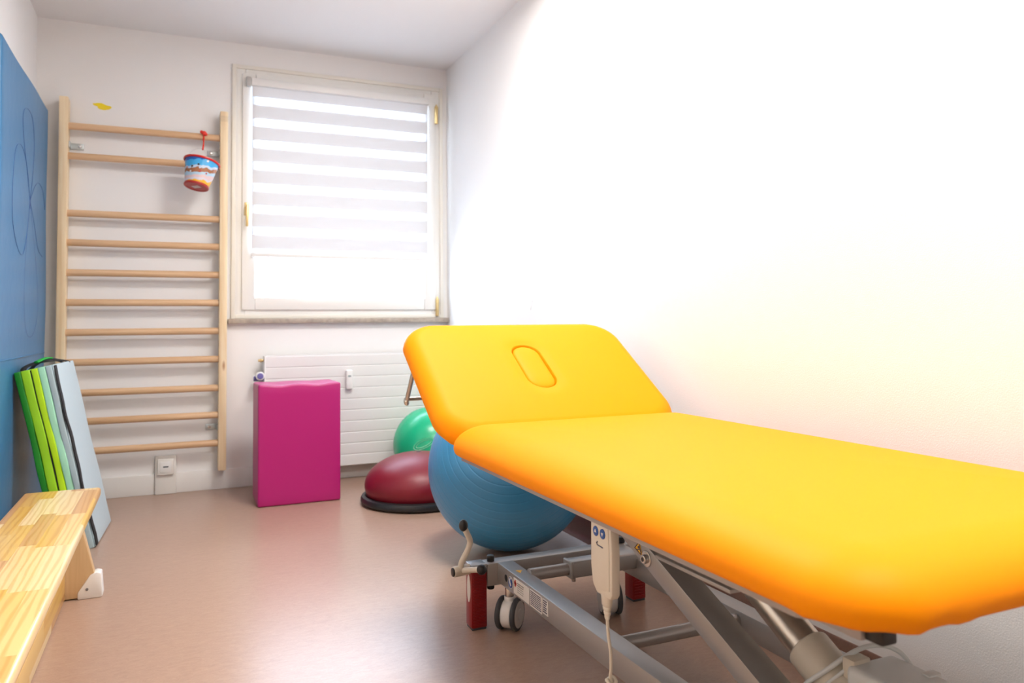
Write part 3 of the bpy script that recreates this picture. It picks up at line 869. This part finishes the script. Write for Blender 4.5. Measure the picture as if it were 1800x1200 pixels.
def cushion(a, b, r, th, mtx, NR=46, NS=260, crown=0.004, wide=0.10, top_fn=None, pinch=()):
    """padded upholstery: flat bottom, rounded sides, softly crowned top"""
    tb = bmesh.new(); rings = []
    base = [rr_point(a, b, r, k/NS) for k in range(NS)]
    prof = []
    lo = th*0.24                                          # height of the widest line
    for i in range(8):
        an = PI/2*i/8
        prof.append((0.014*(1-math.sin(an))+0.0004, lo*(1-math.cos(an))))
    for i in range(0, 15):                                # one long soft curve from the widest line to the top
        an = PI/2*i/15
        prof.append((wide*(1-math.cos(an)), lo+(th-lo)*math.sin(an)*0.985))
    last_in, last_z = prof[-1]
    for j, (ins, z) in enumerate(prof):
        rg = []
        for (x, y, nx, ny) in base:
            dz = 0; dn = 0
            if j < 8:
                for (px_, py_, amp) in pinch:
                    g = math.exp(-((x-px_)**2+(y-py_)**2)/(2*0.011**2))
                    dz -= 0.0055*amp*g*(1-j/8); dn += 0.0015*amp*g
            rg.append(tb.verts.new((x-nx*(ins-dn), y-ny*(ins-dn), z+dz)))
        rings.append(rg)
    for i in range(1, NR):
        t = 1-i/NR
        rg = []
        for (x, y, nx, ny) in base:
            X_, Y_ = (x-nx*last_in)*t, (y-ny*last_in)*t
            z = last_z+(th-last_z+crown)*(1-t**3.2)
            if top_fn: z += top_fn(X_, Y_)
            rg.append(tb.verts.new((X_, Y_, z)))
        rings.append(rg)
    for A, B in zip(rings, rings[1:]):
        for k in range(NS):
            tb.faces.new((A[k], A[(k+1) % NS], B[(k+1) % NS], B[k]))
    cz = last_z+(th-last_z+crown)+(top_fn(0, 0) if top_fn else 0)
    c = tb.verts.new((0, 0, cz)); L_ = rings[-1]
    for k in range(NS): tb.faces.new((L_[k], L_[(k+1) % NS], c))
    tb.faces.new(rings[0][::-1])
    bmesh.ops.recalc_face_normals(tb, faces=tb.faces)
    mbx = MB(); mbx._add(tb, mtx)
    return mbx

CXm = 1.050; HW = 0.388; HH = 0.394
DECK = 0.556
y_near, y_hinge = 0.600, 2.000
hb = (y_hinge-y_near)/2
pin = [(-HW+0.012, -hb+0.10, 1.0), (-HW+0.040, -hb+0.045, 1.1), (-HW+0.085, -hb+0.010, 1.2), (-HW+0.16, -hb, 0.7),
       (HW-0.012, -hb+0.10, 1.0), (HW-0.040, -hb+0.045, 1.1), (HW-0.085, -hb+0.010, 1.2), (-HW+0.02, hb-0.04, 0.9), (-HW+0.06, hb-0.008, 0.9), (HW-0.02, hb-0.04, 0.9)]
mb = cushion(HW, hb, 0.105, 0.078, Matrix.Translation((CXm, (y_near+y_hinge)/2, DECK)), pinch=pin)
mb.build('main_cushion', 'yellow', tc_, ang=60)

# raised head section
HANG = math.atan(0.650)
HLEN = 0.572
hin = Vector((CXm, 1.992, 0.548))
HM = Matrix.Translation(hin) @ Matrix.Rotation(HANG, 4, 'X')
SL0, SL1, SR = -0.050, 0.078, 0.048                       # face opening, local to the cushion centre
SLX = -0.016
def slot_d(x, y):
    x -= SLX
    yy = min(max(y, SL0+0.0), SL1)
    return math.hypot(x, y-yy)
def head_top(x, y):
    d = slot_d(x, y)-SR
    z = -0.0055*math.exp(-(max(0, d)/0.022)**2)
    if d < 0.002: z -= 0.018*min(1, (0.002-d)/0.006)
    return z
mb = cushion(HH, HLEN/2, 0.118, 0.068, HM @ Matrix.Translation((0, HLEN/2, 0)), NR=150, NS=420, wide=0.055, top_fn=head_top,
             pinch=[(-HH+0.03, -HLEN/2+0.03, 0.8), (-HH, HLEN/2-0.09, 0.7)])
hd = mb.build('head_cushion', 'yellow', tc_, ang=60)
tb = bmesh.new(); NP = 96; rings = []
def caps(off, k):
    rr_ = SR-off; per = 2*(SL1-SL0)+2*PI*rr_; d = per*k/NP
    Ls = SL1-SL0
    if d < Ls: return (rr_, SL0+d)
    d -= Ls
    if d < PI*rr_: return (rr_*math.cos(d/rr_), SL1+rr_*math.sin(d/rr_))
    d -= PI*rr_
    if d < Ls: return (-rr_, SL1-d)
    d -= Ls
    return (-rr_*math.cos(d/rr_), SL0-rr_*math.sin(d/rr_))
for (off, z) in ((0.002, 0.040), (0.002, 0.0565), (0.0032, 0.0605), (0.006, 0.0632), (0.010, 0.0650), (0.017, 0.0668), (0.026, 0.0680), (0.036, 0.0686)):
    rings.append([tb.verts.new((caps(off, k)[0]+SLX, caps(off, k)[1], z)) for k in range(NP)])
for A, B in zip(rings, rings[1:]):
    for k in range(NP): tb.faces.new((A[k], A[(k+1) % NP], B[(k+1) % NP], B[k]))
tb.faces.new(rings[-1]); tb.faces.new(rings[0][::-1])
bmesh.ops.recalc_face_normals(tb, faces=tb.faces)
mb = MB(); mb._add(tb, HM @ Matrix.Translation((0, HLEN/2, 0)))
mb.build('face_opening_plug', 'yellow', hd, ang=50)

# decks and upper frame
mb = MB()
mb.prism([(CXm-0.362, 1.925), (CXm+0.362, 1.925), (CXm+0.362, 0.73), (CXm+0.30, 0.67), (CXm-0.30, 0.67), (CXm-0.362, 0.73)], 0.541, DECK+0.001, 'xy', 0.001)
mb.build('main_deck', 'silver', tc_)
mb = MB()
mb.prism([(CXm-0.335, 0.010), (CXm+0.335, 0.010), (CXm+0.335, HLEN-0.10), (CXm+0.25, HLEN-0.05), (CXm-0.25, HLEN-0.05), (CXm-0.335, HLEN-0.10)], -0.014, 0.001, 'xy', 0.001, mtx=HM @ Matrix.Translation((-CXm, 0, 0)))
mb.build('head_deck', 'silver', tc_)
mb = MB()
for x in (0.778, 1.286):
    mb.box(x, x+0.036, 0.715, 1.93, 0.502, 0.540, 0.003)
mb.box(0.814, 1.286, 1.890, 1.930, 0.503, 0.540, 0.003)
mb.box(0.814, 1.286, 0.78, 0.82, 0.503, 0.540, 0.003)
uf = mb.build('upper_frame', 'silver', tc_)
for x in (0.784, 1.292):
    mb = MB(); mb.box(x, x+0.026, 0.688, 0.7155, 0.504, 0.5402, 0.003)
    mb.build('end_cap', 'black', uf)
mb = MB(); mb.box(0.752, 0.790, 0.93, 1.125, 0.497, 0.503, 0.001)
mb.build('side_flange', 'silver', uf)

# under-head release bar
mb = MB()
for x in (0.690, 1.41):
    mb.tube([(x, 2.375, 0.752), (x, 2.455, 0.652)], 0.0075, 12)
    mb.sphere((x, 2.458, 0.650), 0.012, (0.8, 1.1, 1.3), 16, 10)
mb.tube([(0.690, 2.452, 0.657), (1.41, 2.452, 0.657)], 0.0065, 12)
mb.build('release_bar', 'alu', tc_)
for x in (0.92, 1.16):
    mb = MB(); mb.tube([(x, 2.20, 0.655), (x, 1.88, 0.53)], 0.010, 14)
    mb.build('gas_spring', 'silver_dark', tc_)

# base
BX0, BX1 = 0.880, 0.930
for (x0, x1) in ((BX0, BX1), (1.268, 1.318)):
    mb = MB(); mb.box(x0, x1, 0.52, 2.150, 0.132, 0.190, 0.003, 2)
    rail = mb.build('base_rail', 'silver', tc_)
    if x0 == BX0: left_rail = rail
for yy in (2.150, 0.47):
    mb = MB(); mb.box(0.848, 1.350, yy, yy+0.050, 0.122, 0.188, 0.003, 2)
    mb.build('cross_beam', 'silver', tc_)
for (x0, x1) in ((0.798, 0.847), (1.351, 1.400)):
    for (ya, yb) in ((2.150, 2.200), (0.47, 0.52)):
        mb = MB(); mb.box(x0, x1, ya, yb, 0.006, 0.170, 0.004)
        for k in range(17):                               # ribbed grip on the front face
            mb.box(x0+0.006, x1-0.006, ya-0.0026, ya+0.001, 0.016+k*0.0088, 0.0200+k*0.0088, 0.0006, 1)
        ft = mb.build('foot', 'red', tc_)
        mb = MB(); mb.box(x0-0.001, x1+0.001, ya-0.001, yb+0.001, 0.168, 0.190, 0.003)
        mb.build('foot_cap', 'silver', ft)
        mb = MB(); mb.box(x0+0.002, x1-0.002, ya+0.002, yb-0.002, 0.0, 0.008, 0.002)
        mb.build('foot_pad', 'rubber', ft)
        if x0 < 1 and ya > 1:
            tb = bmesh.new(); vs = []
            for k in range(32):
                a = 2*PI*k/32; vs.append(tb.verts.new((x0-0.0006, ya+0.024+0.014*math.cos(a), 0.118+0.040*math.sin(a)-0.0)))
            tb.faces.new(vs); ret = bmesh.ops.extrude_face_region(tb, geom=tb.faces[:])
            bmesh.ops.translate(tb, verts=[v for v in ret['geom'] if isinstance(v, bmesh.types.BMVert)], vec=(0.0016, 0, 0))
            bmesh.ops.recalc_face_normals(tb, faces=tb.faces)
            mb = MB(); mb._add(tb); mb.build('foot_sticker', 'sticker', ft)

# casters
def caster(cx_, cy_, axd):
    axd = Vector(axd).normalized(); R_ = 0.0475
    c = Vector((cx_, cy_, R_))
    mb = MB()
    mb.cyl((cx_, cy_, 0.086), (cx_, cy_, 0.124), 0.0135, seg=20, bev=0.002)
    mb.cyl((cx_, cy_, 0.108), (cx_, cy_, 0.134), 0.006, seg=14)
    cs = mb.build('caster', 'steel', tc_)
    mb = MB()
    mb.cyl(c-axd*0.017, c+axd*0.017, 0.041, seg=36, bev=0.006)
    mb.cyl((cx_, cy_, 0.070), (cx_, cy_, 0.098), 0.016, seg=20, bev=0.003)
    mb.build('fork', 'white_plastic', cs)
    for s_ in (1, -1):
        mb = MB(); mb.cyl(c+axd*(0.016*s_), c+axd*(0.031*s_), R_, seg=40, bev=0.006)
        mb.build('tyre', 'rubber', cs)
        mb = MB(); mb.cyl(c+axd*(0.026*s_), c+axd*(0.0325*s_), 0.0385, seg=36, bev=0.003)
        mb.cyl(c+axd*(0.031*s_), c+axd*(0.0345*s_), 0.016, seg=28, bev=0.002)
        mb.build('wheel_disc', 'grey_plastic', cs)
caster(0.905, 2.118, (0.70, -0.72, 0))
caster(1.235, 2.098, (0.96, -0.28, 0))
caster(0.905, 0.60, (0.9, -0.3, 0))
caster(1.293, 0.60, (0.8, -0.5, 0))

# brake lever
mb = MB()
mb.cyl((0.745, 2.160, 0.176), (0.800, 2.170, 0.176), 0.0155, seg=24, bev=0.003)
mb.tube([(0.766, 2.160, 0.180), (0.772, 2.158, 0.205), (0.790, 2.155, 0.238), (0.795, 2.153, 0.262), (0.785, 2.151, 0.285), (0.778, 2.150, 0.300)], 0.0088, 12, smooth=6)
mb.tube([(0.772, 2.158, 0.178), (0.790, 2.120, 0.188), (0.800, 2.085, 0.197)], 0.0085, 12, smooth=5)
bl_ = mb.build('brake_lever', 'ivory', tc_)
mb = MB(); mb.sphere((0.7735, 2.150, 0.310), 0.014, (0.95, 0.95, 1.25)); mb.build('lever_knob', 'black', bl_)
mb = MB(); mb.sphere((0.802, 2.078, 0.199), 0.0145); mb.build('lever_knob', 'black', bl_)
mb = MB(); mb.cyl((0.741, 2.160, 0.176), (0.747, 2.160, 0.176), 0.013, seg=20, bev=0.003); mb.build('lever_cap', 'black', bl_)
for (x, y) in ((0.868, 2.175), (1.325, 2.175)):
    for (za, zb) in ((0.186, 0.206), (0.106, 0.124)):
        mb = MB(); mb.cyl((x, y, za), (x, y, zb), 0.0115, seg=16, bev=0.004)
        mb.build('bolt_cap', 'black', tc_)

# telescopic cross link, lower tube
mb = MB(); mb.cyl((0.925, 2.02, 0.184), (1.08, 2.02, 0.184), 0.0175, seg=24); mb.build('sliding_tube', 'silver', tc_)
mb = MB(); mb.box(1.048, 1.335, 1.995, 2.045, 0.162, 0.209, 0.006, 3)
mb.box(1.046, 1.056, 1.9935, 2.0465, 0.1605, 0.2105, 0.004, 3)
mb.cyl((1.062, 2.01, 0.150), (1.062, 2.01, 0.163), 0.006, seg=12)
mb.build('tube_sleeve', 'silver', tc_)
mb = MB(); mb.cyl((0.925, 1.545, 0.165), (1.272, 1.545, 0.165), 0.0165, seg=24); mb.build('cross_tube', 'silver', tc_)

# lifting arm
def arm_z(y): return 0.390-0.420*(1.440-y)
mb = MB()
t_ = 0.0245
poly = [(1.695, 0.502), (1.640, 0.502), (1.452, arm_z(1.452)+t_), (0.62, arm_z(0.62)+t_), (0.60, arm_z(0.60)-0.008), (0.61, arm_z(0.61)-t_), (1.530, arm_z(1.530)-t_), (1.700, 0.478)]
mb.prism(poly, 0.940, 1.000, 'yz', 0.002)
arm = mb.build('lifting_arm', 'silver', tc_)
mb = MB()
mb.cyl((0.9375, 1.438, 0.386), (0.941, 1.438, 0.386), 0.0175, seg=28, bev=0.001)
mb.build('washer', 'steel', arm)
mb = MB(); mb.cyl((0.929, 1.438, 0.386), (0.938, 1.438, 0.386), 0.0098, seg=20, bev=0.002)
bo = mb.build('bolt', 'steel', arm)
mb = MB(); mb.cyl((0.9284, 1.438, 0.386), (0.9300, 1.438, 0.386), 0.0052, seg=6); mb.build('bolt_socket', 'black', arm)
mb = MB(); mb.prism([(1.487, 0.397), (1.455, 0.386), (1.466, 0.418)], 0.9388, 0.9402, 'yz'); wt = mb.build('warning_sticker', 'warning', arm)
mb = MB()
tri = [(1.4835, 0.3985), (1.458, 0.3895), (1.4665, 0.4145)]
for i in range(3):
    p, q = tri[i], tri[(i+1) % 3]
    mb.tube([(0.9386, *p), (0.9386, *q)], 0.0011, 6)
mb.sphere((0.9386, 1.4685, 0.4035), 0.003, (0.3, 1, 1), 10, 8); mb.tube([(0.9386, 1.474, 0.3965), (0.9386, 1.463, 0.4005)], 0.0012, 6)
mb.build('warning_print', 'ink', arm)

# rail markings on the left rail
fx_ = BX0-0.0005
def plate(y0, y1, z0, z1, name, mat, parent, x=fx_, t=0.0008):
    m_ = MB(); m_.box(x-t, x+0.0006, y0, y1, z0, z1); return m_.build(name, mat, parent)
mb = MB(); mb.cyl((BX0-0.0008, 2.083, 0.163), (BX0+0.002, 2.083, 0.163), 0.010, seg=20); mb.build('rail_hole', 'hole_shade', left_rail)  # dark disc on the rail face, shade of a hole put in as colour
mb = MB()
mb.cyl((fx_-0.0004, 2.050, 0.160), (fx_+0.001, 2.050, 0.160), 0.0170, seg=32); io = mb.build('round_sticker', 'sticker', left_rail)
mb = MB(); mb.cyl((fx_-0.0008, 2.050, 0.160), (fx_, 2.050, 0.160), 0.0150, seg=32); mb.build('round_sticker_print', 'blue_button', left_rail)
mb = MB(); mb.tube([(fx_-0.0012, 2.055, 0.170), (fx_-0.0012, 2.051, 0.160), (fx_-0.0012, 2.044, 0.152)], 0.0022, 6); mb.sphere((fx_-0.001, 2.049, 0.172), 0.003, (0.3, 1, 1), 10, 8)
mb.build('round_sticker_figure', 'sticker', left_rail)
plate(1.922, 2.026, 0.139, 0.182, 'type_label', 'sticker', left_rail)
x_ = fx_-0.0012
mb = MB()
mb.box(x_, x_+0.0008, 2.010, 2.018, 0.160, 0.178); mb.box(x_, x_+0.0008, 2.006, 2.022, 0.165, 0.173)
mb.build('label_emblem', 'red_print', left_rail)
mb = MB(); rnd = random.Random(2)
for i in range(5):
    z = 0.172-i*0.0058
    y = 2.000
    while y > 1.962:
        w = rnd.uniform(0.003, 0.008); mb.box(x_, x_+0.0008, y-w, y, z, z+(0.0028 if i < 2 else 0.0016)); y -= w+0.0015
mb.build('label_text', 'print_grey', left_rail)
plate(1.842, 1.916, 0.140, 0.184, 'notice_label', 'sticker', left_rail)
plate(1.806, 1.838, 0.146, 0.184, 'notice_label', 'sticker', left_rail)
mb = MB()
for i in range(8):
    z = 0.1785-i*0.0049; y = 1.912
    while y > 1.850:
        w = rnd.uniform(0.003, 0.009); mb.box(x_, x_+0.0008, max(1.846, y-w), y, z, z+0.0026); y -= w+0.0016
for i in range(6):
    z = 0.1785-i*0.0056
    mb.box(x_, x_+0.0008, 1.811+rnd.uniform(0, 0.006), 1.834, z, z+0.0030)
mb.build('label_text', 'ink', left_rail)
mb = MB(); mb.prism([(0.898, 2.055), (0.916, 2.050), (0.902, 2.030)], 0.1899, 0.1908, 'xy'); mb.build('warning_sticker', 'warning', left_rail)

# actuator
A0 = Vector((1.060, 1.500, 0.515)); dirA = Vector((0, -1, -0.555)).normalized()
def ap(y): return Vector((1.072, y, 0.356+0.555*(y-1.213)))
mb = MB(); mb.cyl(ap(1.50), ap(1.095), 0.0335, seg=36); act = mb.build('actuator', 'alu', tc_)
mb = MB(); mb.cyl(ap(1.108), ap(1.030), 0.0415, seg=36, bev=0.004); mb.cyl(ap(1.035), ap(0.975), 0.044, 0.048, 36, bev=0.006)
mb.build('actuator_collar', 'ivory', act)
mb = MB()
mb.box(1.046, 1.157, 0.800, 0.998, 0.190, 0.315, 0.012, 4)
mb.box(1.130, 1.160, 0.900, 0.918, 0.280, 0.318, 0.003)
mb.build('motor_housing', 'motor', act)
mb = MB()
mb.box(1.055, 1.095, 0.985, 1.012, 0.285, 0.322, 0.004)
mb.build('cable_clip', 'ivory', act)
mb = MB()
mb.tube([(1.030, 1.085, 0.235), (1.022, 1.060, 0.262), (1.040, 1.030, 0.294), (1.070, 1.012, 0.320), (1.105, 1.003, 0.332), (1.140, 0.992, 0.331), (1.158, 0.972, 0.318), (1.163, 0.95, 0.29)], 0.0042, 10, smooth=8)
mb.tube([(0.985, 1.06, 0.215), (1.02, 1.035, 0.258), (1.052, 1.012, 0.292), (1.075, 1.003, 0.312)], 0.0032, 10, smooth=8)
mb.build('motor_cable', 'motor', act)
mb = MB(); mb.box(1.03, 1.09, 1.47, 1.53, 0.49, 0.541, 0.003); mb.build('actuator_mount', 'silver_dark', act)
mb = MB(); mb.box(0.995, 1.30, 0.74, 0.80, 0.135, 0.195, 0.003); mb.build('motor_support', 'silver', tc_)

# hand control hanging from the couch edge
hc = thing('hand_control', 'ivory hand control with two blue buttons hanging from the left edge of the yellow couch', 'remote control', (0.672, 1.155, 0.43))
mb = MB()
mb.prism([(1.190, 0.582), (1.122, 0.582), (1.117, 0.520), (1.118, 0.446), (1.124, 0.437), (1.172, 0.437), (1.186, 0.450), (1.192, 0.480)], 0.662, 0.680, 'yz', 0.004)
hb_ = mb.build('handset_body', 'ivory', hc)
mb = MB()
mb.prism([(1.184, 0.580), (1.128, 0.580), (1.124, 0.520), (1.125, 0.452), (1.168, 0.444), (1.182, 0.456), (1.186, 0.482)], 0.6606, 0.6630, 'yz', 0.0008)
mb.build('front_panel', 'ivory', hb_)
for (y, dirz) in ((1.168, 1), (1.144, -1)):
    mb = MB(); mb.cyl((0.6592, y, 0.5465), (0.6612, y, 0.5465), 0.0088, seg=28, bev=0.0006)
    bt = mb.build('button', 'blue_button', hc)
    mb = MB(); mb.prism([(y-0.0036, 0.5465-0.002*dirz), (y+0.0036, 0.5465-0.002*dirz), (y, 0.5465+0.0042*dirz)], 0.6588, 0.6594, 'yz')
    mb.build('button_arrow', 'sticker', bt)
mb = MB()
mb.tube([(0.6603, 1.166, 0.5275), (0.6603, 1.163, 0.5235), (0.6603, 1.144, 0.5225)], 0.0011, 6); mb.sphere((0.6603, 1.163, 0.5285), 0.0018, (0.3, 1, 1), 8, 6)
mb.build('handset_logo', 'ink', hb_)
mb = MB()
mb.lathe([(0, 0.0), (0.0058, 0.0), (0.0068, 0.004), (0.0062, 0.006), (0.0078, 0.008), (0.0088, 0.012), (0.0076, 0.014), (0.0096, 0.016), (0.0106, 0.020), (0.0094, 0.022), (0.0122, 0.025), (0.0150, 0.044), (0, 0.046)], 24, Matrix.Translation((0.671, 1.150, 0.396)) @ Matrix.Diagonal((0.62, 1.0, 1.0, 1)))
mb.build('strain_relief', 'ivory', hc)
mb = MB()
mb.tube([(0.671, 1.150, 0.400), (0.671, 1.147, 0.37), (0.673, 1.143, 0.34), (0.675, 1.146, 0.31), (0.676, 1.148, 0.290), (0.690, 1.140, 0.262), (0.74, 1.120, 0.236), (0.82, 1.10, 0.225), (0.90, 1.08, 0.215), (0.985, 1.06, 0.215)], 0.0030, 10, smooth=8)
mb.tube([(0.669, 1.150, 0.290), (0.673, 1.140, 0.284), (0.683, 1.143, 0.288), (0.682, 1.154, 0.292), (0.672, 1.155, 0.288)], 0.0032, 8, smooth=6, closed=True)
mb.tube([(0.671, 1.146, 0.280), (0.680, 1.141, 0.283), (0.684, 1.150, 0.279), (0.675, 1.155, 0.276)], 0.0032, 8, smooth=6, closed=True)
mb.build('cable', 'ivory', hc)

hc.location = hc.location + Vector((0.028, 0.048, -0.018))

# small hook on the right wall
mb = MB()
mb.tube([(RX-0.001, 3.335, 1.012), (RX-0.010, 3.332, 1.006), (RX-0.013, 3.330, 0.990), (RX-0.012, 3.335, 0.974), (RX-0.009, 3.345, 0.965), (RX-0.009, 3.356, 0.968)], 0.0024, 8, smooth=6)
tag(mb.build('wall_hook', 'white_plastic', origin=(RX, 3.335, 0.99)), 'tiny white hook on the bare right wall behind the couch', 'hook')

# ------------------------------------------------------------------ ceiling lamps (above the frame)
for i, ((lx_, ly_), watts) in enumerate(LAMPS):
    la = thing('ceiling_lamp', ['white square ceiling panel lamp nearer the window', 'white square ceiling panel lamp farther from the window'][i], 'lamp', (lx_, ly_, CZ))
    mb = MB()
    for (a, b_, c, d) in ((-0.31, 0.31, -0.31, -0.29), (-0.31, 0.31, 0.29, 0.31), (-0.31, -0.29, -0.29, 0.29), (0.29, 0.31, -0.29, 0.29)):
        mb.box(lx_+a, lx_+b_, ly_+c, ly_+d, CZ-0.045, CZ-0.0005)
    mb.box(lx_-0.29, lx_+0.29, ly_-0.29, ly_+0.29, CZ-0.012, CZ-0.0005)
    mb.build('lamp_housing', 'white_plastic', la)
    al = bpy.data.lights.new('lamp_light', 'AREA'); al.shape = 'SQUARE'; al.size = 0.56
    al.energy = watts; al.color = LAMP_COL
    ao = bpy.data.objects.new('lamp_light', al); COL.objects.link(ao)
    ao.parent = la; ao.location = (0, 0, -0.040)

for o in bpy.data.objects:
    if '_org' in o: del o['_org']
